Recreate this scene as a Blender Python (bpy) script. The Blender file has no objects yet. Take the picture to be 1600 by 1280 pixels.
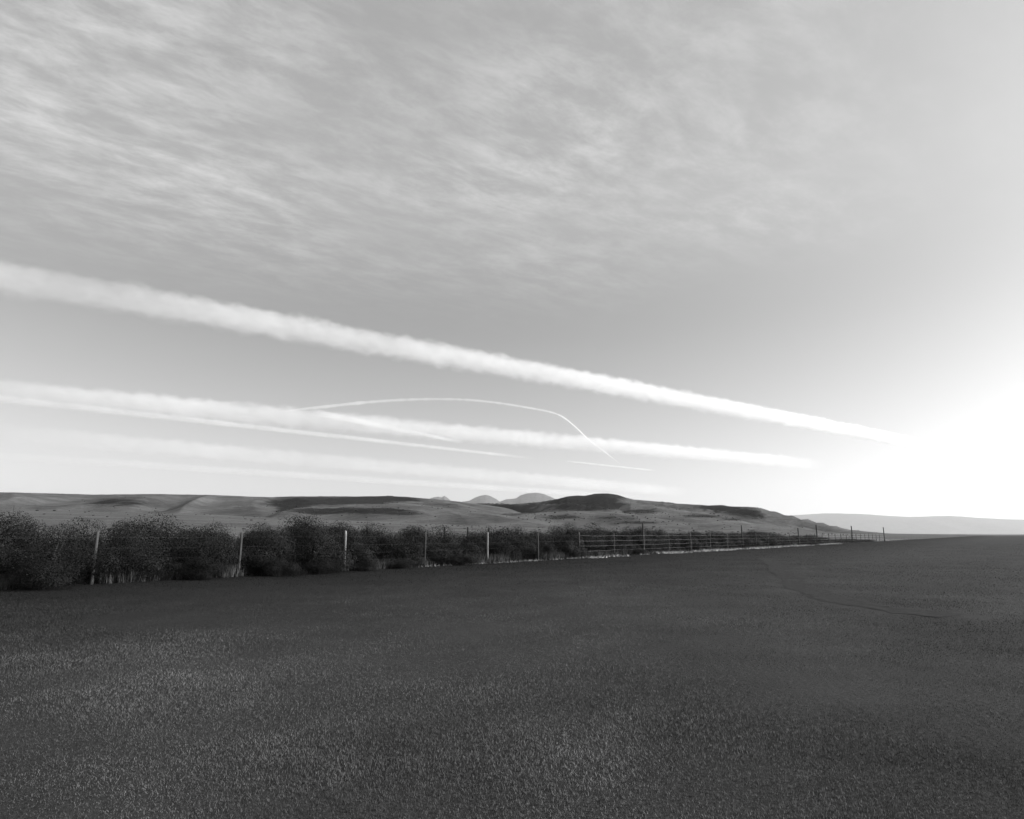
import bpy, bmesh, math, random
import numpy as np
from mathutils import Vector, Matrix, noise as mnoise

random.seed(7)
RNG = np.random.default_rng(7)
SC = bpy.context.scene
COL = SC.collection

# ------------------------------------------------------------------ camera
F = 1000.0                       # focal length in pixels of the 1600x1280 photograph
EYE = 1.5
PITCH = math.atan(195.0 / F)     # eye level lies on row 835
cam_data = bpy.data.cameras.new('camera')
cam_data.sensor_fit = 'HORIZONTAL'
cam_data.sensor_width = 36.0
cam_data.lens = 36.0 * F / 1600.0
cam_data.clip_start = 0.05
cam_data.clip_end = 300000.0
cam = bpy.data.objects.new('camera', cam_data)
COL.objects.link(cam)
cam.location = (0, 0, EYE)
cam.rotation_euler = (math.pi / 2 + PITCH, 0, 0)
SC.camera = cam

# ------------------------------------------------------------------ sky, sun, exposure
SUN_AZ = math.radians(91)        # to the right of the view direction
SUN_EL = math.radians(21)
world = bpy.data.worlds.new('World')
SC.world = world
world.use_nodes = True
nt = world.node_tree
nt.nodes.clear()
def N(tree, kind, **kw):
    n = tree.nodes.new(kind)
    for k, v in kw.items():
        setattr(n, k, v)
    return n
def math_node(tree, op, a, b=None, clamp=False):
    n = N(tree, 'ShaderNodeMath', operation=op, use_clamp=clamp)
    for i, v in enumerate((a, b)):
        if v is None: continue
        if isinstance(v, (int, float)): n.inputs[i].default_value = v
        else: tree.links.new(v, n.inputs[i])
    return n.outputs[0]
def map_range(tree, v, a, b, c, d, smooth=True):
    n = N(tree, 'ShaderNodeMapRange', interpolation_type='SMOOTHSTEP' if smooth else 'LINEAR')
    tree.links.new(v, n.inputs['Value'])
    for k, x in zip(('From Min', 'From Max', 'To Min', 'To Max'), (a, b, c, d)):
        n.inputs[k].default_value = x
    return n.outputs['Result']
sky = N(nt, 'ShaderNodeTexSky', sky_type='NISHITA', sun_disc=False)
sky.sun_elevation = SUN_EL
sky.sun_rotation = SUN_AZ
sky.altitude = 0.0
sky.air_density = 1.0
sky.dust_density = 2.0
sky.ozone_density = 1.0
sep = N(nt, 'ShaderNodeSeparateColor')
nt.links.new(sky.outputs[0], sep.inputs[0])
# black and white film behind an orange filter: nearly all red
grey = math_node(nt, 'ADD', math_node(nt, 'MULTIPLY', sep.outputs[0], 1.0), math_node(nt, 'MULTIPLY', sep.outputs[1], 0.10))
# a sheet of cirrus high over the viewer, streaked by the wind
tc = N(nt, 'ShaderNodeTexCoord')
sx = N(nt, 'ShaderNodeSeparateXYZ')
nt.links.new(tc.outputs['Generated'], sx.inputs[0])
zc = math_node(nt, 'MAXIMUM', sx.outputs[2], 0.03)
comb = N(nt, 'ShaderNodeCombineXYZ')
nt.links.new(math_node(nt, 'DIVIDE', sx.outputs[0], zc), comb.inputs[0])
nt.links.new(math_node(nt, 'DIVIDE', sx.outputs[1], zc), comb.inputs[1])
mp = N(nt, 'ShaderNodeMapping', vector_type='TEXTURE')
nt.links.new(comb.outputs[0], mp.inputs[0])
mp.inputs['Rotation'].default_value = (0, 0, math.radians(35))
mp.inputs['Scale'].default_value = (0.48, 0.26, 1)
mp.inputs['Location'].default_value = (3.1, 0.7, 0)
warp = N(nt, 'ShaderNodeTexNoise')
warp.inputs['Scale'].default_value = 1.1
warp.inputs['Detail'].default_value = 3
nt.links.new(mp.outputs[0], warp.inputs['Vector'])
wv = N(nt, 'ShaderNodeVectorMath', operation='MULTIPLY_ADD')
nt.links.new(warp.outputs['Color'], wv.inputs[0])
wv.inputs[1].default_value = (0.36, 0.36, 0)
nt.links.new(mp.outputs[0], wv.inputs[2])
cn = N(nt, 'ShaderNodeTexNoise')
cn.inputs['Scale'].default_value = 2.3
cn.inputs['Detail'].default_value = 9
cn.inputs['Roughness'].default_value = 0.68
nt.links.new(wv.outputs[0], cn.inputs['Vector'])
big = N(nt, 'ShaderNodeTexNoise')
big.inputs['Scale'].default_value = 0.55
big.inputs['Detail'].default_value = 2
nt.links.new(comb.outputs[0], big.inputs['Vector'])
streak = map_range(nt, cn.outputs[0], 0.34, 0.78, 0, 1)
patch = map_range(nt, math_node(nt, 'SUBTRACT', big.outputs[0], math_node(nt, 'MULTIPLY', math_node(nt, 'DIVIDE', sx.outputs[0], zc), 0.10)), 0.34, 0.62, 0.08, 1)
layer = map_range(nt, sx.outputs[2], 0.29, 0.50, 0, 1)
cover = math_node(nt, 'MULTIPLY', math_node(nt, 'MULTIPLY', streak, patch), layer)
veil = math_node(nt, 'ADD', math_node(nt, 'MULTIPLY', cover, 0.38), math_node(nt, 'MULTIPLY', layer, 0.24))
mix = N(nt, 'ShaderNodeMix', data_type='FLOAT')
nt.links.new(veil, mix.inputs[0])
nt.links.new(grey, mix.inputs[2])
mix.inputs[3].default_value = 5.0
bg = N(nt, 'ShaderNodeBackground')
nt.links.new(mix.outputs[0], bg.inputs[0])
bg.inputs[1].default_value = 0.15
wo = N(nt, 'ShaderNodeOutputWorld')
nt.links.new(bg.outputs[0], wo.inputs[0])

sun_data = bpy.data.lights.new('sun', 'SUN')
sun_data.energy = 4.8
sun_data.angle = math.radians(0.5)
sun_data.color = (1, 1, 1)       # black and white photograph
sun = bpy.data.objects.new('sun', sun_data)
COL.objects.link(sun)
SUN_DIR = Vector((math.sin(SUN_AZ) * math.cos(SUN_EL), math.cos(SUN_AZ) * math.cos(SUN_EL), math.sin(SUN_EL)))
sun.rotation_euler = SUN_DIR.to_track_quat('Z', 'Y').to_euler()

SC.view_settings.view_transform = 'Standard'
SC.view_settings.look = 'None'
SC.view_settings.exposure = 0.44
SC.view_settings.gamma = 1.0
SC.view_settings.use_curve_mapping = False
SC.render.engine = 'CYCLES'
SC.cycles.use_denoising = True
SC.cycles.volume_bounces = 4
SC.cycles.max_bounces = 8
SC.cycles.volume_max_steps = 256

# ------------------------------------------------------------------ helpers
CP, SP = math.cos(PITCH), math.sin(PITCH)
def ray(px, py):
    cx, cy = (px - 800.0) / F, (640.0 - py) / F
    return Vector((cx, CP - cy * SP, SP + cy * CP))
def at_depth(px, py, Y):
    d = ray(px, py)
    return Vector((0, 0, EYE)) + d * (Y / d.y)
def at_height(px, py, H):
    d = ray(px, py)
    return Vector((0, 0, EYE)) + d * ((H - EYE) / d.z)
def pix_x(p):                     # column of a point near eye level
    d = p - Vector((0, 0, EYE))
    return 800 + F * d.x / (d.y * CP + d.z * SP)
def interp(pts, x):
    return float(np.interp(x, [p[0] for p in pts], [p[1] for p in pts]))
def fbm(x, y, z=0.0, o=4):
    return mnoise.fractal(Vector((x, y, z)), 1.0, 2.0, o)

def mesh_np(name, verts, faces, smooth=False):
    me = bpy.data.meshes.new(name)
    verts = np.asarray(verts, dtype=np.float32)
    faces = np.asarray(faces, dtype=np.int32)
    k = faces.shape[1]
    me.vertices.add(len(verts)); me.vertices.foreach_set('co', verts.ravel())
    me.loops.add(faces.size); me.loops.foreach_set('vertex_index', faces.ravel())
    me.polygons.add(len(faces))
    me.polygons.foreach_set('loop_start', np.arange(0, faces.size, k, dtype=np.int32))
    me.polygons.foreach_set('use_smooth', np.full(len(faces), smooth))
    me.update(calc_edges=True)
    return me
def attr(me, name, values):
    a = me.attributes.new(name, 'FLOAT', 'POINT')
    a.data.foreach_set('value', np.asarray(values, dtype=np.float32))
def obj(name, me, mat, parent=None):
    o = bpy.data.objects.new(name, me)
    if me is not None and mat is not None and not me.materials:
        me.materials.append(mat)
    COL.objects.link(o)
    if parent: o.parent = parent
    return o
def tag(o, label=None, cat=None, group=None, kind=None):
    for k, v in (('label', label), ('category', cat), ('group', group), ('kind', kind)):
        if v: o[k] = v
    return o
def grid_faces(nu, nv):
    i = np.arange(nu - 1)[:, None] * nv + np.arange(nv - 1)[None, :]
    i = i.ravel()
    return np.stack([i, i + nv, i + nv + 1, i + 1], axis=1)

def new_mat(name, rough=0.8, spec=0.2):
    m = bpy.data.materials.new(name); m.use_nodes = True
    t = m.node_tree
    b = t.nodes['Principled BSDF']
    b.inputs['Roughness'].default_value = rough
    b.inputs['Specular IOR Level'].default_value = spec
    return m, t, b
def g(v): return (v, v, v, 1)
def noise_tex(t, scale, detail=5, rough=0.6, coord='Object', stretch=None):
    c = N(t, 'ShaderNodeTexCoord')
    out = c.outputs[coord]
    if stretch:
        mpn = N(t, 'ShaderNodeMapping'); mpn.inputs['Scale'].default_value = stretch
        t.links.new(out, mpn.inputs[0]); out = mpn.outputs[0]
    n = N(t, 'ShaderNodeTexNoise')
    n.inputs['Scale'].default_value = scale; n.inputs['Detail'].default_value = detail
    n.inputs['Roughness'].default_value = rough
    t.links.new(out, n.inputs['Vector'])
    return n.outputs[0]
def ramp(t, fac, stops):
    r = N(t, 'ShaderNodeValToRGB')
    el = r.color_ramp.elements
    while len(el) < len(stops): el.new(0.5)
    for e, (p, v) in zip(el, stops):
        e.position = p; e.color = g(v)
    t.links.new(fac, r.inputs[0])
    return r.outputs[0]
def mixc(t, fac, a, b, mode='MIX'):
    n = N(t, 'ShaderNodeMix', data_type='RGBA', blend_type=mode)
    for i, v in ((0, fac), (6, a), (7, b)):
        if isinstance(v, (int, float)): n.inputs[i].default_value = v if i == 0 else g(v)
        else: t.links.new(v, n.inputs[i])
    return n.outputs[2]
def bump(t, b, h, strength, dist):
    n = N(t, 'ShaderNodeBump'); n.inputs['Strength'].default_value = strength; n.inputs['Distance'].default_value = dist
    t.links.new(h, n.inputs['Height']); t.links.new(n.outputs[0], b.inputs['Normal'])

# ------------------------------------------------------------------ materials
m_pasture, t, b = new_mat('dry_pasture', 0.95, 0.05)
c1 = ramp(t, noise_tex(t, 0.035, 8, 0.65), [(0.35, 0.075), (0.65, 0.155)])
c2 = ramp(t, noise_tex(t, 0.9, 6, 0.7), [(0.35, 0.55), (0.6, 1.0)])
t.links.new(mixc(t, 1.0, c1, c2, 'MULTIPLY'), b.inputs['Base Color'])
bump(t, b, noise_tex(t, 0.7, 8, 0.75), 0.8, 0.6)

m_hill, t, b = new_mat('hill_grass_scrub_and_shade', 0.95, 0.05)
grass_c = ramp(t, noise_tex(t, 0.012, 8, 0.65), [(0.34, 0.055), (0.66, 0.135)])
speck = ramp(t, noise_tex(t, 0.10, 6, 0.75), [(0.32, 0.62), (0.56, 1.0)])
grass_c = mixc(t, 1.0, grass_c, speck, 'MULTIPLY')
scrub_shade_c = ramp(t, noise_tex(t, 0.06, 7, 0.75), [(0.34, 0.004), (0.58, 0.014), (0.74, 0.045)])  # scrub colour, also used to paint shade on some hill faces
at = N(t, 'ShaderNodeAttribute', attribute_name='scrub')
edge = math_node(t, 'ADD', at.outputs['Fac'], math_node(t, 'MULTIPLY', math_node(t, 'SUBTRACT', noise_tex(t, 0.018, 10, 0.78), 0.5), 2.6))
fac = map_range(t, edge, 0.28, 0.78, 0, 1)
t.links.new(mixc(t, fac, grass_c, scrub_shade_c), b.inputs['Base Color'])
bump(t, b, noise_tex(t, 0.09, 8, 0.7), 0.8, 2.5)

m_mount, t, b = new_mat('far_mountain_rock', 0.95, 0.05)
t.links.new(ramp(t, noise_tex(t, 0.004, 8, 0.7), [(0.3, 0.03), (0.7, 0.08)]), b.inputs['Base Color'])
bump(t, b, noise_tex(t, 0.006, 8, 0.7), 0.8, 60.0)

m_soil, t, b = new_mat('field_thatch', 0.95, 0.05)
cs = ramp(t, noise_tex(t, 9, 6, 0.7), [(0.3, 0.006), (0.7, 0.022)])
cb = ramp(t, noise_tex(t, 0.35, 4, 0.6), [(0.3, 0.7), (0.7, 1.15)])
ad = N(t, 'ShaderNodeAttribute', attribute_name='dry')  # tone mask growing with distance from the hedge
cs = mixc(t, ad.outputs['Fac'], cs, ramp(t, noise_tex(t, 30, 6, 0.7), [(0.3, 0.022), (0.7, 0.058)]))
t.links.new(mixc(t, 1.0, cs, cb, 'MULTIPLY'), b.inputs['Base Color'])
bump(t, b, noise_tex(t, 14, 6, 0.7), 0.8, 0.03)

def blade_mat(name, lo, hi, patch_scale=0.30):
    m, t, b = new_mat(name, 0.7, 0.08)
    a = N(t, 'ShaderNodeAttribute', attribute_name='tone')
    base = mixc(t, a.outputs['Fac'], lo, hi)
    pz = ramp(t, noise_tex(t, patch_scale, 7, 0.68), [(0.34, 0.6), (0.64, 1.15)])
    t.links.new(mixc(t, 1.0, base, pz, 'MULTIPLY'), b.inputs['Base Color'])
    return m
m_grass = blade_mat('field_grass', 0.006, 0.19)
m_straw = blade_mat('pale_dry_straw', 0.20, 0.60, 0.6)
m_weed = blade_mat('weed_stalks', 0.015, 0.10, 0.8)

def leaf_mat(name, lo, hi):
    m, t, b = new_mat(name, 0.6, 0.12)
    a = N(t, 'ShaderNodeAttribute', attribute_name='tone')
    oi = N(t, 'ShaderNodeObjectInfo')
    base = mixc(t, a.outputs['Fac'], lo, hi)
    tint = map_range(t, oi.outputs['Random'], 0, 1, 0.7, 1.35, False)
    n = N(t, 'ShaderNodeVectorMath', operation='SCALE')
    t.links.new(base, n.inputs[0]); t.links.new(tint, n.inputs['Scale'])
    t.links.new(n.outputs[0], b.inputs['Base Color'])
    return m
m_leaf = leaf_mat('scrub_leaves', 0.002, 0.017)
m_farleaf = leaf_mat('far_scrub_leaves', 0.01, 0.03)
m_twig, t, b = new_mat('scrub_twigs', 0.9, 0.1)
t.links.new(ramp(t, noise_tex(t, 12, 4), [(0.3, 0.02), (0.7, 0.07)]), b.inputs['Base Color'])

def wood_mat(name, lo, hi):
    m, t, b = new_mat(name, 0.85, 0.15)
    grain = noise_tex(t, 22, 6, 0.65, stretch=(1, 1, 0.06))
    stain = ramp(t, noise_tex(t, 2.2, 4), [(0.3, 0.6), (0.7, 1.1)])
    t.links.new(mixc(t, 1.0, ramp(t, grain, [(0.3, lo), (0.7, hi)]), stain, 'MULTIPLY'), b.inputs['Base Color'])
    bump(t, b, grain, 0.6, 0.01)
    return m
m_post = wood_mat('weathered_post_wood', 0.10, 0.30)
m_dull = wood_mat('dull_post_wood', 0.03, 0.09)
m_tall = wood_mat('dark_post_wood', 0.02, 0.07)
m_wire, t, b = new_mat('galvanised_wire', 0.45, 0.5)
b.inputs['Base Color'].default_value = g(0.24)

# ------------------------------------------------------------------ fence line (needed by the ground)
VPX = 1570.0
FD = ray(VPX, 835.0); FD = Vector((FD.x, FD.y, 0)).normalized()
P0 = at_height(760, 880, 0.0)
FN = Vector((-FD.y, FD.x, 0))     # away from the viewer
def fence_s(px):                  # distance along the fence for a column
    d = ray(px, 835.0)
    # solve d.xy*k = P0 + FD*s
    k = (P0.x * FD.y - P0.y * FD.x) / (d.x * FD.y - d.y * FD.x)
    return (Vector((d.x * k, d.y * k, 0)) - P0).dot(FD)
SPACING = (fence_s(1136) - fence_s(380)) / 11.0
S0 = fence_s(1005)                # the tall post: index 0
def behind(x, y): return (x - P0.x) * FN.x + (y - P0.y) * FN.y

def ground_z(x, y):
    w = behind(x, y)
    if w <= 1.0: return 0.0
    col = 800 + F * x / max(y, 1.0) * (1 / CP) if y > 1 else (1600 if x > 0 else 0)
    fall = 1.0 - min(1.0, max(0.0, (col - 1180) / 420.0))
    fall = fall * fall * (3 - 2 * fall)
    ww = w - 1.0
    rise = 0.0245 * ww * (ww / (ww + 12.0)) * (1 + 0.45 * min(1, max(0, (820 - col) / 480.0)))
    if rise > 14: rise = 14 + 8 * math.tanh((rise - 14) / 12)
    und = 0.18 * fbm(x * 0.03, y * 0.03, 3.0) * min(1, ww / 20) + 0.9 * fbm(x * 0.006, y * 0.006, 9.0) * min(1, ww / 150)
    return max(-0.5, rise * (0.06 + 0.94 * fall) + und)

# ------------------------------------------------------------------ ground
nr, na = 150, 240
rs = np.concatenate([[0.0], np.geomspace(2.0, 60000.0, nr - 1)])
angs = np.linspace(-math.pi, math.pi, na)
vs = []
for a in angs:
    for r in rs:
        x, y = r * math.sin(a), r * math.cos(a)
        vs.append((x, y, ground_z(x, y) - 0.03))
o = obj('ground', mesh_np('ground', vs, grid_faces(na, nr), True), m_pasture)
tag(o, 'pale dry pasture rising from the hedge to the hills', kind='structure')

# the field in front of the fence
us = np.concatenate([np.linspace(-140, -20, 25), np.linspace(-19, 120, 140), np.linspace(125, 700, 60)])
ws = np.concatenate([-np.geomspace(0.35, 300, 70)])
vs = []
for u in us:
    edge = 0.25 * fbm(u * 0.35, 2.0) + 0.12 * fbm(u * 1.7, 8.0)
    for k, w in enumerate(ws):
        ww = w + (edge if k == 0 else 0)
        p = P0 + FD * u + FN * ww
        z = 0.015 + 0.04 * fbm(p.x * 0.12, p.y * 0.12, 1.0)
        vs.append((p.x, p.y, max(z, -0.015)))
me = mesh_np('field', vs, grid_faces(len(us), len(ws)), True)
attr(me, 'dry', [min(1, max(0, (-behind(p[0], p[1]) - 1.5) / 15)) ** 1.3 for p in vs])  # darker near the hedge, paler further out
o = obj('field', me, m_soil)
tag(o, 'dark mown grass field in the foreground', kind='structure')

# ------------------------------------------------------------------ hills
def blobs(px, py, spec):
    v = 0.0
    for cx, cy, rx, ry, s in spec:
        d = ((px - cx) / rx) ** 2 + ((py - cy) / ry) ** 2
        v += s * math.exp(-d)
    return v
def hill(name, label, crest, depth, base_y, base_depth, back, mat, scrub=(), cols=260, rows=34, amp=3.0, seed=0.0, power=1.15, wob=0.35, gscale=0.02):
    x0, x1 = crest[0][0], crest[-1][0]
    vs, sc = [], []
    for i in range(cols):
        px = x0 + (x1 - x0) * i / (cols - 1)
        cy = interp(crest, px) + wob * fbm(px * 0.06, seed, 0, 3)
        D = interp(depth, px) if isinstance(depth, list) else depth
        B = interp(base_depth, px) if isinstance(base_depth, list) else base_depth
        by = interp(base_y, px) if isinstance(base_y, list) else base_y
        top = at_depth(px, cy, D)
        bot = at_depth(px, max(by, cy + 0.5), B)
        if mat is m_hill: bot.z = ground_z(bot.x, bot.y) - 2.5
        else: bot.z = -3
        for j in range(rows):
            v = j / (rows - 1)
            s = v ** power if power > 0 else v
            s = s * 0.6 + 0.4 * math.sin(v * math.pi / 2)
            p = bot.lerp(top, v)
            p.z = bot.z + (top.z - bot.z) * s
            k_ = gscale * 0.36
            gul = abs(fbm(p.x * k_ + p.y * k_ * 0.35, p.y * k_ * 0.16 + seed, seed, 2))
            env = 4 * v * (1 - v) * (1 - v ** 5)
            p.z += amp * env * (0.22 - gul) * 2.0 * min(1, (top.z - bot.z) / 25)
            p.z += 0.10 * amp * fbm(p.x * gscale, p.y * gscale, seed) * env
            gterm = 0.5 * max(0.0, gul - 0.28) * env  # darkens the gullies a little through the same mask
            vs.append(p.copy())
            q = p - Vector((0, 0, EYE))
            f_ = q.y * CP + q.z * SP
            qx, qy = 800 + F * q.x / f_, 640 - F * (q.z * CP - q.y * SP) / f_
            sc.append(blobs(qx, qy, scrub) + gterm)
        for j in range(1, 13):     # the far side, falling away
            v = j / 12
            p = top + Vector((top.x / top.y, 1, 0)) * (back * v)
            p.z = top.z - (top.z + 4) * (v * v * (3 - 2 * v))
            vs.append(p); sc.append(blobs(px, cy, scrub))
    me = mesh_np(name, vs, grid_faces(cols, rows + 12), True)
    attr(me, 'scrub', sc)  # scrub cover together with shade painted on some slopes
    o = obj(name, me, mat)
    tag(o, label, kind='structure')
    return np.array([tuple(v) for v in vs], dtype=float), np.array(sc), rows + 12, rows

crestA = [(-420, 764), (-200, 768), (0, 769), (150, 773), (250, 772), (333, 773.5), (380, 775.5), (425, 777), (455, 775.7), (520, 775.5), (560, 776), (610, 775), (640, 777), (680, 780), (715, 783.5), (740, 787), (790, 793), (840, 801), (900, 814)]
crestB = [(380, 808), (420, 800), (470, 793), (520, 790.5), (570, 789), (620, 787), (660, 790), (700, 794), (740, 798), (790, 805), (830, 811), (880, 818)]
crestC = [(690, 792), (740, 786.5), (770, 787), (800, 788), (840, 785), (870, 780), (885, 776), (900, 774.6), (915, 774.6), (930, 771.5), (950, 771), (965, 773), (975, 776.5), (990, 780.5), (1030, 784), (1060, 787), (1100, 789.5), (1150, 791.5), (1170, 792), (1190, 795), (1210, 801), (1235, 808), (1260, 814), (1284, 820), (1330, 828), (1400, 835), (1460, 837)]
crestD = [(770, 812), (810, 805), (840, 801), (900, 798.5), (960, 800), (1000, 805), (1040, 812), (1090, 819)]
crestF = [(940, 795), (985, 785.5), (1020, 789), (1052, 794.5), (1110, 801.5), (1145, 808), (1183, 815.5), (1240, 823)]
hills = []
hills.append(hill('hill_ridge', 'long left ridge with a dark flank', crestA, 1500, 818, 760, 900, m_hill,
    [(470, 784, 55, 9, 1.0), (560, 782, 60, 7, 1.0), (620, 779, 50, 5, 0.8), (700, 789, 40, 5, 0.45), (450, 796, 24, 9, 0.9), (380, 792, 22, 4, 0.5), (190, 785, 60, 8, 0.8)], cols=420, amp=13, seed=1.3))  # dark blobs over the ridge flank
hills.append(hill('hill_spur', 'grassy spur in front of the left ridge', crestB, [(380, 900), (620, 1150), (880, 700)], 819, [(380, 700), (880, 560)], 240, m_hill,
    [(500, 798, 70, 6, 1.0), (590, 798, 50, 6, 0.9), (640, 803, 35, 4, 0.5)], cols=200, amp=9, seed=4.1))  # blobs paint the shade on the spur's front face
hills.append(hill('hill_ridge', 'central dark-topped hill falling to the right', crestC, [(690, 1700), (930, 1750), (1170, 1500), (1460, 1200)], 822, [(690, 900), (1460, 800)], 900, m_hill,
    [(790, 796, 50, 9, 1.1), (900, 786, 60, 12, 1.1), (940, 775, 40, 7, 1.1), (970, 792, 50, 6, 0.8), (1105, 793, 38, 4, 0.8), (1150, 799, 36, 8, 1.0), (1178, 807, 20, 7, 0.8)], cols=380, amp=24, seed=7.7))  # right-hand blobs paint shade onto the left-facing slope
hills.append(hill('hill_spur', 'pale spur below the central hill', crestD, [(770, 800), (930, 1050), (1090, 760)], 821, [(770, 640), (1090, 640)], 260, m_hill,
    [(880, 808, 40, 4, 0.9), (960, 809, 40, 3, 0.5), (1000, 817, 40, 2.0, 0.9)], cols=180, amp=7, seed=11.0))
hills.append(hill('hill_spur', 'pale spur running down to the right of the central hill', crestF, [(940, 1350), (1240, 1000)], 824, [(940, 800), (1240, 700)], 260, m_hill,
    [(1000, 800, 45, 6, 0.75), (1100, 807, 36, 2.6, 0.8), (1145, 812, 26, 2, 0.8), (1060, 816, 45, 1.6, 0.5)], cols=180, amp=9, seed=15.0))

crestP = [[(650, 790), (672, 779), (678, 777), (686, 776.2), (690, 777.4), (694, 774.8), (698, 777), (703, 781), (712, 790)],
          [(715, 790), (722, 784), (734, 782), (742, 777.5), (750, 774.6), (758, 773.6), (766, 775), (775, 779.5), (782, 785), (790, 790)],
          [(768, 790), (782, 783.5), (792, 780), (806, 779), (814, 774), (824, 771), (838, 769.8), (850, 772), (862, 777), (872, 782), (885, 790)],
          [(1180, 812), (1230, 806), (1290, 802), (1340, 803), (1420, 808), (1480, 806), (1560, 811), (1640, 813), (1760, 826), (1850, 834)]]
for k, (cr, lab, dep) in enumerate(zip(crestP, ('small double-topped far mountain', 'rounded pale far mountain', 'broad highest pale far mountain', 'faint far coast hills beyond the right end'), (17500, 16500, 16000, 26000))):
    hill('mountain', lab, cr, dep, 832, dep - 2600, 2800, m_mount, cols=90, rows=22, amp=90, seed=20 + k * 3.3, wob=0.5, gscale=0.0013)

# ------------------------------------------------------------------ scrub dotted over hills and pasture (far too many to count)
def clump_verts(seed, n=9):
    bm = bmesh.new()
    bmesh.ops.create_icosphere(bm, subdivisions=1, radius=1.0)
    for v in bm.verts:
        k = 1 + 0.45 * mnoise.noise(v.co * 1.7 + Vector((seed * 7.1, 0, 0)))
        v.co *= k; v.co.z = v.co.z * 0.75 + 0.35
    vv = np.array([v.co[:] for v in bm.verts]); ff = np.array([[x.index for x in f.verts] for f in bm.faces])
    bm.free(); return vv, ff
protos = [clump_verts(k) for k in range(6)]
V, FC, T = [], [], []
off = 0
def put_clump(p, size):
    global off
    vv, ff = protos[random.randrange(6)]
    a = random.random() * 6.283
    c, s = math.cos(a), math.sin(a)
    q = np.stack([vv[:, 0] * c - vv[:, 1] * s, vv[:, 0] * s + vv[:, 1] * c, vv[:, 2]], 1) * size * np.array([random.uniform(.8, 1.6), random.uniform(.8, 1.6), random.uniform(.6, 1.0)])
    V.append(q + np.array(p)); FC.append(ff + off); T.append(np.full(len(q), random.random())); off += len(q)
for (vs_, sc_, st, rows_) in hills:
    idx = np.arange(len(vs_))
    front = (idx % st) < rows_
    wgt = np.where(front, 0.05 + np.clip(sc_, 0, 1) ** 1.2, 0.0)
    for i in RNG.choice(idx, size=450, p=wgt / wgt.sum()):
        p = vs_[i] + np.array([random.uniform(-6, 6), random.uniform(-6, 6), -0.2])
        put_clump(p, random.uniform(0.3, 0.95) * (1.5 if random.random() < 0.12 else 1))
for k in range(420):               # pasture
    px = random.uniform(-50, 1350); w = random.uniform(0, 1) ** 0.7
    Y = 90 + 520 * w
    x = (px - 800) / F * CP * Y
    if behind(x, Y) < 18: continue
    put_clump((x, Y, ground_z(x, Y) - 0.1), random.uniform(0.15, 0.6) * (0.5 + w))
for px in (1031, 1034, 1037, 1041, 1044, 1047, 1051, 610, 606, 613):    # bushes on the skyline
    p = at_depth(px, (interp(crestC, px) if px > 900 else interp(crestA, px)) + 0.6, (1600 if px > 900 else 1495))
    put_clump(p, random.uniform(1.6, 2.6))
me = mesh_np('hill_scrub', np.concatenate(V), np.concatenate(FC), False)
attr(me, 'tone', np.concatenate(T))
o = obj('hill_scrub', me, m_farleaf)
tag(o, 'small dark shrubs dotted over the pasture and hills', 'shrubs', kind='stuff')

# ------------------------------------------------------------------ grass blades
def blades(name, pts, h, wdt, mat, lean=0.55, bend=False, tone=None):
    n = len(pts)
    az = RNG.uniform(0, 2 * np.pi, n); fa = RNG.uniform(0, 2 * np.pi, n)
    ln = RNG.uniform(0.05, lean, n)
    hh = h * RNG.uniform(0.55, 1.25, n)
    side = np.stack([np.cos(fa), np.sin(fa), np.zeros(n)], 1) * (wdt * 0.5)[:, None]
    dirv = np.stack([np.cos(az) * ln, np.sin(az) * ln, np.ones(n)], 1)
    tip = pts + dirv * hh[:, None]
    if bend:
        midp = pts + np.stack([np.cos(az) * ln * .3, np.sin(az) * ln * .3, np.full(n, .62)], 1) * hh[:, None]
        v = np.stack([pts - side, pts + side, midp + side * .75, midp - side * .75, tip], 1).reshape(-1, 3)
        b_ = (np.arange(n) * 5)[:, None]
        f = np.concatenate([b_ + np.array([[0, 1, 2]]), b_ + np.array([[0, 2, 3]]), b_ + np.array([[3, 2, 4]])])
        k = 5
    else:
        v = np.stack([pts - side, pts + side, tip], 1).reshape(-1, 3)
        f = (np.arange(n) * 3)[:, None] + np.array([[0, 1, 2]])
        k = 3
    tn = RNG.uniform(0, 1, n) if tone is None else tone
    return v, f, np.repeat(tn, k)
TRACK = [at_height(x, y, 0.0) for x, y in ((1195, 872), (1212, 884), (1224, 896), (1234, 909), (1256, 922), (1292, 936), (1370, 952), (1500, 966))]
m_track, t, b = new_mat('trodden_earth', 0.95, 0.05)
t.links.new(ramp(t, noise_tex(t, 7, 6, 0.7), [(0.3, 0.014), (0.7, 0.044)]), b.inputs['Base Color'])
bump(t, b, noise_tex(t, 12, 6, 0.7), 0.7, 0.02)
tv, n_ = [], 0
for a, b_ in zip(TRACK, TRACK[1:]):
    for q in np.linspace(0, 1, 24, endpoint=False):
        c = a.lerp(b_, q); d_ = (b_ - a).normalized(); nn = Vector((-d_.y, d_.x, 0))
        half = 0.36 + 0.22 * fbm(c.x * 0.9, c.y * 0.9, 6.0)
        wob_ = 0.3 * fbm(c.x * 0.35, c.y * 0.35, 9.0)
        for k in (-1, -.5, 0, .5, 1):
            p = c + nn * (half * k * (1 + 0.35 * fbm(c.x * 3, c.y * 3, k * 5.0)) + wob_)
            tv.append((p.x, p.y, 0.022 + 0.04 * fbm(p.x * 0.12, p.y * 0.12, 1.0) - (0.004 if abs(k) < 1 else 0.0)))
        n_ += 1
o = obj('path', mesh_np('path', tv, grid_faces(n_, 5), True), m_track)
tag(o, 'faint dark trodden track curving through the grass at right', kind='structure')
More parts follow.
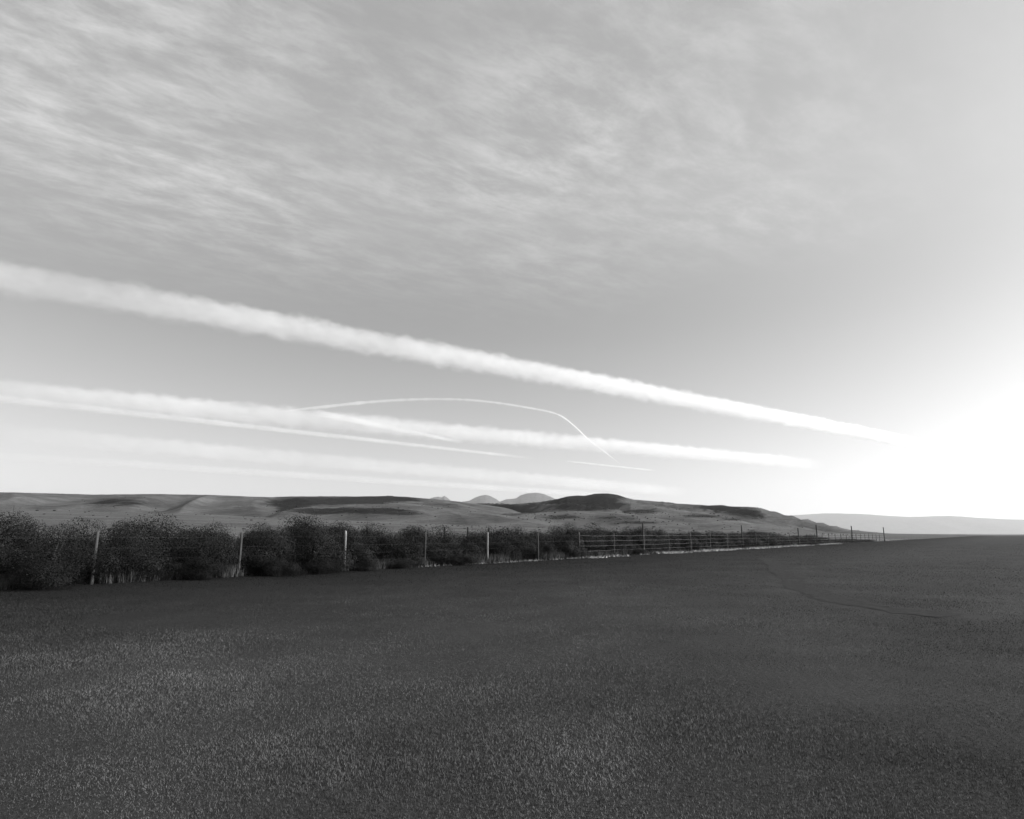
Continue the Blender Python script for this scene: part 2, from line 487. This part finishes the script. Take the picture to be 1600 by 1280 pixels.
def track_dist(P):
    d = np.full(len(P), 1e9)
    for a, b_ in zip(TRACK, TRACK[1:]):
        ax = np.array(a[:2]); bx = np.array(b_[:2]); v = bx - ax
        k = np.clip(((P[:, :2] - ax) @ v) / (v @ v), 0, 1)
        d = np.minimum(d, np.linalg.norm(P[:, :2] - ax - k[:, None] * v, axis=1))
    return d
def dry(P):                        # grass tone: darker beside the hedge, paler out in the field
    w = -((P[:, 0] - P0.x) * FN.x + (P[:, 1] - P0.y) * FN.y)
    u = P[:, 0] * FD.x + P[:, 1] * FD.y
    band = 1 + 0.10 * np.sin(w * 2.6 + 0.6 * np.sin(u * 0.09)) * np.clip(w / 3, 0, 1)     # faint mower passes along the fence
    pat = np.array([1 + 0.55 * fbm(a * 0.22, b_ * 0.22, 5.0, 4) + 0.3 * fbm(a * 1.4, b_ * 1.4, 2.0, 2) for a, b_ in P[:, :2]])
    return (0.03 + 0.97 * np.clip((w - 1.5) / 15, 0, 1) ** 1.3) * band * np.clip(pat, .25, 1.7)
def merge(name, parts, mat):
    V, FF, T, o_ = [], [], [], 0
    for v, f, t_ in parts:
        V.append(v); FF.append(f + o_); T.append(t_); o_ += len(v)
    me = mesh_np(name, np.concatenate(V), np.concatenate(FF))
    attr(me, 'tone', np.concatenate(T))
    return obj(name, me, mat)
def field_pts(n, r0, r1, half=0.95, wmax=-0.05):
    r = np.sqrt(RNG.uniform(r0 * r0, r1 * r1, n)) * np.exp(RNG.normal(0, 0.13, n)); a = RNG.uniform(-half, half, n)
    r = np.maximum(r, 2.3)
    x, y = r * np.sin(a), r * np.cos(a)
    w = (x - P0.x) * FN.x + (y - P0.y) * FN.y
    k = w < wmax
    x, y = x[k], y[k]
    z = np.array([0.015 + 0.04 * fbm(a_ * 0.12, b__ * 0.12, 1.0) for a_, b__ in zip(x, y)]) - 0.008
    return np.stack([x, y, z], 1)
parts = []
for (n, r0, r1, h, w_, bd) in ((230000, 2.6, 6.0, .019, .0032, True), (260000, 6.0, 11, .022, .005, False), (240000, 11, 20, .025, .009, False), (200000, 20, 40, .032, .016, False)):
    p = field_pts(n, r0, r1)
    tr = np.clip(track_dist(p) / 0.8 - 0.35, 0, 1)            # worn grass along a trodden track
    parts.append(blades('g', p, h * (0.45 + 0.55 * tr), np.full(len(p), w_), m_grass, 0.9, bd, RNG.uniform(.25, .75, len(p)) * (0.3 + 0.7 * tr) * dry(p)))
p = field_pts(150000, 38, 125, 0.95)
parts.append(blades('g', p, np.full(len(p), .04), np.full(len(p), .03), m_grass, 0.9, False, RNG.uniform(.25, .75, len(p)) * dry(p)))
o = merge('grass', parts, m_grass)
tag(o, 'short dark grass covering the field', 'grass', kind='stuff')

def along(n, s0, s1, w0, w1, p=1.0):
    s = s0 + (s1 - s0) * RNG.uniform(0, 1, n) ** p; w = RNG.uniform(w0, w1, n)
    return s, w, np.stack([P0.x + FD.x * s + FN.x * w, P0.y + FD.y * s + FN.y * w, np.zeros(n)], 1)
# pale straw lying along the foot of the fence, thicker toward the right
s, w, p = along(16000, fence_s(900), fence_s(1300), -1.5, 0.9)
keep = np.array([fbm(a * 0.25, 4.0) + 0.35 * fbm(a * 1.3, 7.0) > -0.05 + 0.25 * max(0, 1 - (a - fence_s(900)) / 18.0) for a in s])
p = p[keep]
d = np.linalg.norm(p[:, :2], axis=1)
st1 = blades('s', p, np.full(len(p), .16), 0.03 + d * 0.0006, m_straw, 1.6)
s, w, p = along(420, fence_s(640), fence_s(900), -0.7, -0.1)
st2 = blades('s', p, np.full(len(p), .12), np.full(len(p), .02), m_straw, 1.6)
s, w, p = along(9000, fence_s(1130), fence_s(1420), 0.4, 3.5)
st3 = blades('s', p, np.full(len(p), .2), np.full(len(p), .07), m_straw, 1.4)
o = merge('dry_straw', [st1, st2, st3], m_straw)
tag(o, 'pale dry straw strewn along the foot of the wire fence', 'straw', kind='stuff')
# tall weeds growing through the wires
s, w, p = along(26000, fence_s(0), fence_s(1010), -0.45, 1.0)
dens = np.array([fbm(a * 0.4, 1.0) + 0.5 * fbm(a * 1.9, 3.0) for a in s])
p = p[dens > -0.05]; hv = np.clip(0.35 + 0.5 * dens[dens > -0.05], .15, 1.1)
wd1 = blades('w', p, hv, np.full(len(p), .022), m_weed, 0.5)
s, w, p = along(6000, fence_s(1010), fence_s(1290), -0.3, 0.9)
wd2 = blades('w', p, np.full(len(p), .3), np.full(len(p), .035), m_weed, 0.6)
o = merge('tall_weeds', [wd1, wd2], m_weed)
tag(o, 'rank weeds and stalks growing along the fence', 'weeds', kind='stuff')

# ------------------------------------------------------------------ the near fence
def post_mesh(name, h, r, taper=0.88, seed=0, lean=0.0):
    bm = bmesh.new()
    n, m = 10, 7
    rings = []
    for j in range(m):
        v = j / (m - 1)
        z = -0.25 + (h + 0.25) * v
        rr = r * (1 - (1 - taper) * v)
        ring = []
        for i in range(n):
            a = 2 * math.pi * i / n
            k = 1 + 0.12 * mnoise.noise(Vector((math.cos(a) * 1.3 + seed * 3, math.sin(a) * 1.3, z * 0.8)))
            tilt = 0.02 * math.cos(a + seed) if j == m - 1 else 0
            ring.append(bm.verts.new((rr * k * math.cos(a) + lean * z, rr * k * math.sin(a), z + tilt)))
        rings.append(ring)
    for j in range(m - 1):
        for i in range(n):
            bm.faces.new((rings[j][i], rings[j][(i + 1) % n], rings[j + 1][(i + 1) % n], rings[j + 1][i]))
    c = bm.verts.new((lean * h, 0, h + 0.012))
    for i in range(n):
        bm.faces.new((rings[-1][i], rings[-1][(i + 1) % n], c))
    me = bpy.data.meshes.new(name); bm.to_mesh(me); bm.free()
    for f in me.polygons: f.use_smooth = len(f.vertices) == 4
    return me
def tube(name, pts, r, n=5):
    bm = bmesh.new(); rings = []
    for k, p in enumerate(pts):
        d = (pts[min(k + 1, len(pts) - 1)] - pts[max(k - 1, 0)]).normalized()
        u = d.cross(Vector((0, 0, 1))).normalized(); v = u.cross(d)
        rings.append([bm.verts.new(p + (u * math.cos(6.2832 * i / n) + v * math.sin(6.2832 * i / n)) * r) for i in range(n)])
    for a, b_ in zip(rings, rings[1:]):
        for i in range(n): bm.faces.new((a[i], a[(i + 1) % n], b_[(i + 1) % n], b_[i]))
    bm.faces.new(rings[0][::-1]); bm.faces.new(rings[-1])
    me = bpy.data.meshes.new(name); bm.to_mesh(me); bm.free(); return me

fence = bpy.data.objects.new('wire_fence', None); COL.objects.link(fence)
tag(fence, 'long wire fence on wooden posts between the mown field and the hedge', 'fence')
fence.location = P0
pm = [post_mesh('post', h, r, seed=k, lean=l) for k, (h, r, l) in enumerate(((1.60, .054, .0), (1.58, .048, .01), (1.64, .052, -.012), (1.55, .05, .006)))]
pm_dull = [m_.copy() for m_ in pm]
for m_ in pm: m_.materials.append(m_post)
for m_ in pm_dull: m_.materials.append(m_dull)
tm = post_mesh('tall_post', 2.35, .07, seed=9); tm.materials.append(m_tall)
I0, I1 = -9, 26
for i in range(I0, I1):
    tall = i in (0, 5, 10)
    if i == 5: tall = True
    me = tm if tall else (pm if i in (-6, -4, -9) else pm_dull)[(i * 7) % 4]
    o = obj('post', me, None, fence)
    o.location = FD * (S0 + i * SPACING)
    o.rotation_euler = (0, 0, random.uniform(0, 6.28))
    if tall: o['label'] = 'taller dark fence post'; 
    if i == 10: o.scale = (1.2, 1.2, 1.0)
m_dimwire, t, b = new_mat('dim_wire', 0.7, 0.3)  # wire colour darkened to stand for wire that catches no sun glint
b.inputs['Base Color'].default_value = g(0.03)
for hz in (1.42, 1.08, 0.75, 0.43):
    for (j0, j1, mw, rw) in ((I0, -2, m_dimwire, 0.0026), (-2, I1, m_wire, 0.0033)):     # two runs, the left coloured darker as if missing the sun's glint
        pts = []
        for i in range(j0, min(j1 + 1, I1)):
            s = S0 + i * SPACING
            off_ = FN * -0.075
            pts.append(FD * s + off_ + Vector((0, 0, hz + random.uniform(-.012, .012))))
            if i < min(j1, I1 - 1):
                for q in (0.25, 0.5, 0.75):
                    sag = -0.035 * (1 - (2 * q - 1) ** 2) * random.uniform(.5, 1.2)
                    pts.append(FD * (s + q * SPACING) + off_ + Vector((0, 0, hz + sag)))
        obj('wire', tube('wire', pts, rw), mw, fence)

# the fence behind the hedge: a few dark posts stand clear of it
fence2 = bpy.data.objects.new('wire_fence', None); COL.objects.link(fence2)
tag(fence2, 'row of dark posts of a second fence showing above the hedge', 'fence')
pts2 = []
for px, py in ((574, 823), (655, 824), (695, 823.5), (731, 824), (764, 824.5), (794, 825)):
    Y = 46 + (px - 655) * 0.085
    top = at_depth(px, py, Y); top.z = max(top.z, 1.6)
    gz = ground_z(top.x, top.y)
    me = post_mesh('post', top.z - gz, .085, seed=px); me.materials.append(m_tall)
    o = obj('post', me, None, fence2); o.location = (top.x, top.y, gz)
    pts2.append(Vector((top.x, top.y - .1, top.z - 0.15)))
for dz in (0, -0.4, -0.8):
    obj('wire', tube('wire', [p + Vector((0, 0, dz)) for p in pts2], 0.003), m_dimwire, fence2)
def rebase(root):                  # put the empty at the foot of its first post
    base = root.children[0].location.copy()
    root.location = base
    for c in root.children: c.location -= base
rebase(fence2)
fence3 = bpy.data.objects.new('wire_fence', None); COL.objects.link(fence3)
tag(fence3, 'pair of dark posts with wires at far right beyond the long fence', 'fence')
pts3 = []
for px, py in ((1275, 820), (1330, 822), (1380, 824)):
    Y = 104 + (px - 1275) * .3
    top = at_depth(px, py, Y); gz = ground_z(top.x, top.y)
    me = post_mesh('post', top.z - gz, .1, seed=px); me.materials.append(m_tall)
    o = obj('post', me, None, fence3); o.location = (top.x, top.y, gz); pts3.append(Vector((top.x, top.y - .12, gz + 1.5)))
for dz in (0, -0.4, -0.8):
    obj('wire', tube('wire', [p + Vector((0, 0, dz)) for p in pts3], 0.009), m_wire, fence3)

rebase(fence3)

# ------------------------------------------------------------------ scrub bushes of the hedge
def bush_meshes(seed, nleaf=9000, loose=0.0):
    rnd = random.Random(seed); rg = np.random.default_rng(seed)
    lobes = []
    for k in range(rnd.randint(8, 12)):
        a = rnd.uniform(0, 6.283); rr = rnd.uniform(0.05, 0.62)
        z = rnd.uniform(0.22, 0.74) * (1 - 0.35 * rr)
        s = rnd.uniform(0.22, 0.40)
        lobes.append((rr * math.cos(a), rr * math.sin(a), z, s))
    lobes.append((0, 0, 0.66, 0.34)); lobes.append((0, 0, 0.3, 0.5))
    V, TT = [], []
    per = nleaf // len(lobes)
    for (x, y, z, s) in lobes:
        d = rg.normal(size=(per, 3)); d /= np.linalg.norm(d, axis=1)[:, None]
        lump = np.array([1 + 0.30 * mnoise.noise(Vector(q) * 2.1 + Vector((x * 9, y * 9, seed))) + 0.10 * mnoise.noise(Vector(q) * 5.5 + Vector((z * 9, 3, seed))) for q in d])
        rad = s * lump * (1 - 0.42 * rg.uniform(0, 1, per) ** 2.2) * (1 + loose * rg.uniform(-.1, .35, per))
        p = np.array([x, y, z]) + d * rad[:, None] * np.array([1.1, 1.1, 0.92])
        p[:, 2] = np.abs(p[:, 2])
        nrm = d + rg.normal(size=(per, 3)) * 0.30; nrm /= np.linalg.norm(nrm, axis=1)[:, None]
        tv = np.cross(nrm, rg.normal(size=(per, 3))); tv /= np.linalg.norm(tv, axis=1)[:, None]
        bt = np.cross(nrm, tv)
        L = rg.uniform(.007, .017, per)[:, None]; W = L * rg.uniform(.35, .6, per)[:, None]
        V.append(np.stack([p - tv * L, p - bt * W, p + tv * L, p + bt * W], 1).reshape(-1, 3))
        TT.append(np.repeat(np.clip(rg.normal(0.45, .25, per), 0, 1), 4))
    v = np.concatenate(V)
    f = (np.arange(len(v) // 4) * 4)[:, None] + np.array([[0, 1, 2, 3]])
    leaf = mesh_np('foliage', v, f); attr(leaf, 'tone', np.concatenate(TT)); leaf.materials.append(m_leaf)
    # stems: crooked twigs from the root to the lobes, some poking out
    V, FF, o_ = [], [], 0
    for k in range(34):
        lb = lobes[k % len(lobes)]
        end = Vector(lb[:3]) + Vector((rnd.gauss(0, 1), rnd.gauss(0, 1), abs(rnd.gauss(0, 1)))).normalized() * lb[3] * (1.18 if k % 3 == 0 else 0.8)
        st = Vector((rnd.gauss(0, .08), rnd.gauss(0, .08), 0)); md = st.lerp(end, .5) + Vector((rnd.gauss(0, .06), rnd.gauss(0, .06), .08))
        rr = (0.014, 0.009, 0.002)
        for q, r in zip((st, md, end), rr):
            for i in range(3):
                a = 2.094 * i; V.append((q.x + r * math.cos(a), q.y + r * math.sin(a), q.z))
        for j in range(2):
            for i in range(3):
                FF.append((o_ + j * 3 + i, o_ + j * 3 + (i + 1) % 3, o_ + j * 3 + 3 + (i + 1) % 3, o_ + j * 3 + 3 + i))
        o_ += 9
    stem = mesh_np('stems', V, FF); stem.materials.append(m_twig)
    return leaf, stem
VAR = [bush_meshes(100 + k, 26000, 0.0 if k % 3 else 0.08) for k in range(9)]
def bush(p, width, height, label, group, depth=None):
    root = bpy.data.objects.new('scrub_bush', None); COL.objects.link(root)
    root.location = p; root.rotation_euler = (0, 0, random.uniform(0, 6.28))
    root.scale = (width / 1.7, width / 1.7, height)
    tag(root, label, 'bush', group)
    lf, stm = random.choice(VAR)
    obj('foliage', lf, None, root); obj('stems', stm, None, root)
    return root
TOP = [(-200, 812), (0, 810), (90, 806), (160, 814), (240, 810), (300, 818), (333, 819), (360, 815), (388, 821), (410, 820), (432, 812), (450, 808), (480, 805.5), (510, 809), (530, 818), (545, 822), (563, 817), (590, 822), (603, 820), (622, 818), (640, 824), (652, 829), (675, 822), (690, 823), (702, 832), (730, 831), (760, 830), (785, 823), (806, 822), (822, 828), (840, 832), (862, 829), (878, 826), (893, 820.5), (905, 824), (925, 822), (945, 828), (985, 824), (1005, 826), (1030, 831), (1050, 832), (1080, 832), (1100, 830), (1130, 833), (1160, 834), (1175, 830), (1200, 835), (1240, 838), (1270, 836), (1290, 842), (1400, 842), (1600, 842)]
ORD = ['', 'first', 'second', 'third', 'fourth', 'fifth', 'sixth', 'seventh', 'eighth', 'ninth', 'tenth', 'eleventh', 'twelfth', 'thirteenth', 'fourteenth', 'fifteenth', 'sixteenth', 'seventeenth', 'eighteenth', 'nineteenth', 'twentieth', 'twenty-first', 'twenty-second', 'twenty-third', 'twenty-fourth', 'twenty-fifth']
def bay_name(i):                   # bay between post i and post i+1, the tall post being 0
    return f'{ORD[i + 1]} bay right of tallest post' if i >= 0 else f'{ORD[-i]} bay left of tallest post'
GR = 'scrub bushes of the hedge behind the fence'
for i in range(-9, 24):
    for half in (0, 1):
        if i > 9 and half: continue
        side = ('left', 'right')[half]
        for row, (w0, w1) in enumerate(((0.9, 1.5), (2.3, 3.0), (3.8, 4.8))):
            if i > 7 and row == 1: continue
            if i > 6 and row == 0 and half: continue
            s = S0 + (i + 0.25 + 0.5 * half + (0.2 if row == 1 else 0) + random.uniform(-.1, .1)) * SPACING
            w = random.uniform(w0, w1)
            if row == 0 and i < -2: w -= 0.75
            p = P0 + FD * s + FN * w
            px = pix_x(Vector((p.x, p.y, EYE)))
            top = at_depth(px, interp(TOP, px), p.y).z
            gz = ground_z(p.x, p.y) - .05
            h = (top - gz) * (random.uniform(.62, .88), random.uniform(.82, 1.0), random.uniform(1.0, 1.08))[row] * (1.06 if i < -1 else 1.1)
            wd = random.uniform(2.8, 3.7) * (0.9, 1.0, 1.15)[row]
            if i > 4: wd *= 1.35
            p.z = gz
            word = ('low front-row hedge bush', 'middle-row hedge bush', 'tall back-row hedge bush')[row]
            bush(p, wd, max(.5, h), f'{word}, {side} half of {bay_name(i)}' if i <= 9 else f'{word}, {bay_name(i)}', GR)
# low bushes in front of the fence, on the field's edge
for px, w, wd, h, lab in ((300, -.7, 2.2, .95, 'low bush before the fence left of its leftmost pale post'), (415, -.9, 1.9, .8, 'low leafy bush in front of the wires right of the leftmost pale post'),
        (486, -1.1, 1.8, .72, 'low rounded pale-leaved bush at the field edge below the tallest hedge bush'), (560, -.7, 1.7, .62, 'small low bush at the foot of the bright post'), (615, -.6, 1.6, .5, 'small ragged bush on the field edge right of the bright post'),
        (706, -.7, 1.9, .65, 'dark low bush casting shadow on the grass between two pale posts'), (60, -.8, 2.4, .9, 'low bush before the fence at the far left'), (985, -.5, 1.6, .6, 'dark tussocky bush before the fence just left of the tallest post')):
    p = P0 + FD * fence_s(px) + FN * w
    p.z = -.03
    bush(p, wd, h, lab, 'low bushes in front of the fence')

# ------------------------------------------------------------------ contrails: long thin clouds of ice 6 km up
ALT = 6000.0
def contrail_mat(name, L, r0, r1, bend, dens, d0, d1, nscale=1.0, fade=True):
    m = bpy.data.materials.new(name); m.use_nodes = True
    t = m.node_tree; t.nodes.clear()
    out = N(t, 'ShaderNodeOutputMaterial')
    pv = N(t, 'ShaderNodeVolumePrincipled')
    pv.inputs['Color'].default_value = g(0.98)
    pv.inputs['Anisotropy'].default_value = 0.2
    t.links.new(pv.outputs[0], out.inputs['Volume'])
    tc = N(t, 'ShaderNodeTexCoord'); s = N(t, 'ShaderNodeSeparateXYZ'); t.links.new(tc.outputs['Object'], s.inputs[0])
    u = math_node(t, 'DIVIDE', s.outputs[0], L)                      # -1..1
    bo = math_node(t, 'MULTIPLY', math_node(t, 'SUBTRACT', 1.0, math_node(t, 'MULTIPLY', u, u)), bend)
    yy = math_node(t, 'SUBTRACT', s.outputs[1], bo)
    rad = map_range(t, u, -1, 1, r0, r1, False)
    ry = math_node(t, 'DIVIDE', yy, rad); rz = math_node(t, 'DIVIDE', s.outputs[2], rad)
    rr = math_node(t, 'SQRT', math_node(t, 'ADD', math_node(t, 'MULTIPLY', ry, ry), math_node(t, 'MULTIPLY', rz, rz)))
    mpn = N(t, 'ShaderNodeMapping'); t.links.new(tc.outputs['Object'], mpn.inputs[0])
    rm = (r0 + r1) / 2
    mpn.inputs['Scale'].default_value = (1.0 / rm, 1.7 / rm, 1.7 / rm)
    nz = N(t, 'ShaderNodeTexNoise'); nz.inputs['Scale'].default_value = nscale; nz.inputs['Detail'].default_value = 4; nz.inputs['Roughness'].default_value = .65
    t.links.new(mpn.outputs[0], nz.inputs['Vector'])
    edge = math_node(t, 'ADD', rr, math_node(t, 'MULTIPLY', math_node(t, 'SUBTRACT', nz.outputs[0], 0.5), 1.0))
    fall = map_range(t, edge, 0.40, 0.80, 1, 0)
    dn = map_range(t, u, -1, 1, d0, d1, False)
    lp = N(t, 'ShaderNodeMapping'); t.links.new(tc.outputs['Object'], lp.inputs[0]); lp.inputs['Scale'].default_value = (0.09 / rm, 0.2 / rm, 0.2 / rm)
    ln_ = N(t, 'ShaderNodeTexNoise'); ln_.inputs['Scale'].default_value = 1.0; ln_.inputs['Detail'].default_value = 2; t.links.new(lp.outputs[0], ln_.inputs['Vector'])
    dn = math_node(t, 'MULTIPLY', dn, map_range(t, ln_.outputs[0], 0.3, 0.7, 0.55, 1.4, False))
    if fade: dn = math_node(t, 'MULTIPLY', dn, map_range(t, u if fade == 'end' else math_node(t, 'ABSOLUTE', u), 0.2 if fade == 'end' else 0.72, 1.0, 1, 0))
    t.links.new(math_node(t, 'MULTIPLY', math_node(t, 'MULTIPLY', fall, dn), dens), pv.inputs['Density'])
    return m
def straight(label, a, b_, wa, wb, depth, d0=1, d1=1, bend_px=0.0, fade=True):
    """a, b_: ends as columns and rows; wa, wb: widths in pixels; depth: optical depth through the middle"""
    A, B = at_height(*a, ALT), at_height(*b_, ALT)
    ra = wa * 0.5 * A.length / F * 1.25; rb = wb * 0.5 * B.length / F * 1.25
    mid = (A + B) / 2; ax = (B - A); L = ax.length / 2; ax.normalize()
    yv = Vector((0, 0, 1)).cross(ax)
    rot = Matrix((ax, yv, Vector((0, 0, 1)))).transposed()
    # bend, measured at the middle
    bend = 0.0
    if bend_px:
        d = ray((a[0] + b_[0]) / 2, (a[1] + b_[1]) / 2)
        q = at_height((a[0] + b_[0]) / 2, (a[1] + b_[1]) / 2 - bend_px, ALT)
        # closest approach of the bowed column to the straight line
        bend = (q - A).dot(yv)
    n, m = 14, 60
    bm = bmesh.new(); rings = []
    for j in range(m + 1):
        u = -1 + 2 * j / m
        R = ra + (rb - ra) * (u + 1) / 2
        rings.append([bm.verts.new((u * L, bend * (1 - u * u) + R * 1.15 * math.cos(6.2832 * i / n), R * 1.15 * math.sin(6.2832 * i / n))) for i in range(n)])
    for p, q in zip(rings, rings[1:]):
        for i in range(n): bm.faces.new((p[i], p[(i + 1) % n], q[(i + 1) % n], q[i]))
    bm.faces.new(rings[0][::-1]); bm.faces.new(rings[-1])
    bmesh.ops.recalc_face_normals(bm, faces=bm.faces)
    me = bpy.data.meshes.new('contrail'); bm.to_mesh(me); bm.free()
    rm = (ra + rb) / 2
    mat = contrail_mat('contrail_ice', L, ra, rb, bend, 1.5 * depth / rm, d0, d1, fade=fade)
    bbox = (2 * L + 2 * rm + abs(bend) + 2 * rm) / 3.0
    mat.cycles.volume_step_rate = max(0.002, min(1.0, rm * 0.35 / (bbox / 10)))
    o = obj('contrail', me, mat)
    o.matrix_world = Matrix.Translation(mid) @ rot.to_4x4()
    tag(o, label, 'contrail', 'vapour trails in the sky')
    return o
def curved(label, pix, w0, w1, depth):
    pts = []
    P = [at_height(x, y, ALT) for x, y in pix]
    for k in range(len(P) - 1):     # Catmull-Rom
        p0, p1, p2, p3 = P[max(k - 1, 0)], P[k], P[k + 1], P[min(k + 2, len(P) - 1)]
        for q in range(8):
            t_ = q / 8
            pts.append(0.5 * ((2 * p1) + (p2 - p0) * t_ + (2 * p0 - 5 * p1 + 4 * p2 - p3) * t_ * t_ + (3 * p1 - p0 - 3 * p2 + p3) * t_ ** 3))
    pts.append(P[-1])
    n = 10; c0 = pts[len(pts) // 2].copy()
    bm = bmesh.new(); rings = []
    for k, p in enumerate(pts):
        d = (pts[min(k + 1, len(pts) - 1)] - pts[max(k - 1, 0)]).normalized()
        u = d.cross(Vector((0, 0, 1))).normalized(); v = u.cross(d)
        w = w0 + (w1 - w0) * k / (len(pts) - 1)
        R = w * .5 * p.length / F * (1 + 0.28 * mnoise.noise(Vector((k * .9, 0, 0))) + 0.25 * mnoise.noise(Vector((k * .23, 4, 0))))
        R *= max(0.06, min(1.0, k / 16.0, (len(pts) - 1 - k) / 8.0))
        rings.append([bm.verts.new(p - c0 + (u * math.cos(6.2832 * i / n) + v * math.sin(6.2832 * i / n)) * R) for i in range(n)])
    for a_, b_ in zip(rings, rings[1:]):
        for i in range(n): bm.faces.new((a_[i], a_[(i + 1) % n], b_[(i + 1) % n], b_[i]))
    bm.faces.new(rings[0][::-1]); bm.faces.new(rings[-1])
    bmesh.ops.recalc_face_normals(bm, faces=bm.faces)
    me = bpy.data.meshes.new('contrail'); bm.to_mesh(me); bm.free()
    m = bpy.data.materials.new('contrail_ice_thin'); m.use_nodes = True
    t = m.node_tree; t.nodes.clear()
    out = N(t, 'ShaderNodeOutputMaterial'); pv = N(t, 'ShaderNodeVolumePrincipled')
    pv.inputs['Color'].default_value = g(.98); pv.inputs['Anisotropy'].default_value = .2
    rm = (w0 + w1) / 4 * c0.length / F
    pv.inputs['Density'].default_value = depth / (2 * rm)
    t.links.new(pv.outputs[0], out.inputs['Volume'])
    o = obj('contrail', me, m); o.location = c0
    tag(o, label, 'contrail', 'vapour trails in the sky')
straight('broad bright contrail crossing the whole sky, highest of all', (-330, 374), (1600, 729), 47, 11, 1.0, .32, 1.2, bend_px=11, fade='end')
straight('second broad contrail crossed by the thin arching trail', (-220, 592), (1290, 727), 35, 18, .8, .6, .6)
straight('thin straight contrail just under the second broad one', (-150, 606), (840, 717), 12, 5, .5, .7, .5)
straight('short faint wisp branching below the second broad contrail', (480, 642), (725, 692), 13, 6, .4, .4, .8)
straight('tiny straight contrail under the lower tip of the arching trail', (880, 720), (1025, 735.5), 3, 3, .3, .6, .6)
straight('wide faint contrail low over the left ridge', (-150, 664), (1080, 770), 28, 18, .32, .9, .4)
straight('lowest thin contrail just above the far mountains', (-150, 703), (1010, 778), 13, 9, .32, .8, .4)
curved('thin contrail arching up and curling down to the right', [(430, 645), (465, 640), (510, 635.5), (560, 630), (620, 625.5), (680, 624), (730, 625), (780, 630), (830, 638), (860, 644), (880, 652), (900, 668), (920, 687), (945, 706), (970, 726)], 6, 1.5, .34)

# ------------------------------------------------------------------ haze
bm = bmesh.new()
bmesh.ops.create_cube(bm, size=1.0)
me = bpy.data.meshes.new('haze'); bm.to_mesh(me); bm.free()
m = bpy.data.materials.new('haze_air'); m.use_nodes = True
t = m.node_tree; t.nodes.clear()
out = N(t, 'ShaderNodeOutputMaterial'); pv = N(t, 'ShaderNodeVolumePrincipled')
pv.inputs['Color'].default_value = g(.95); pv.inputs['Density'].default_value = 2.2e-5; pv.inputs['Anisotropy'].default_value = 0.2
t.links.new(pv.outputs[0], out.inputs['Volume'])
o = obj('haze', me, m)
o.scale = (124000, 124000, 1300); o.location = (0, 0, 1300 / 2 - 4.0)
tag(o, 'pale haze in the air before the far mountains', 'haze', kind='stuff')
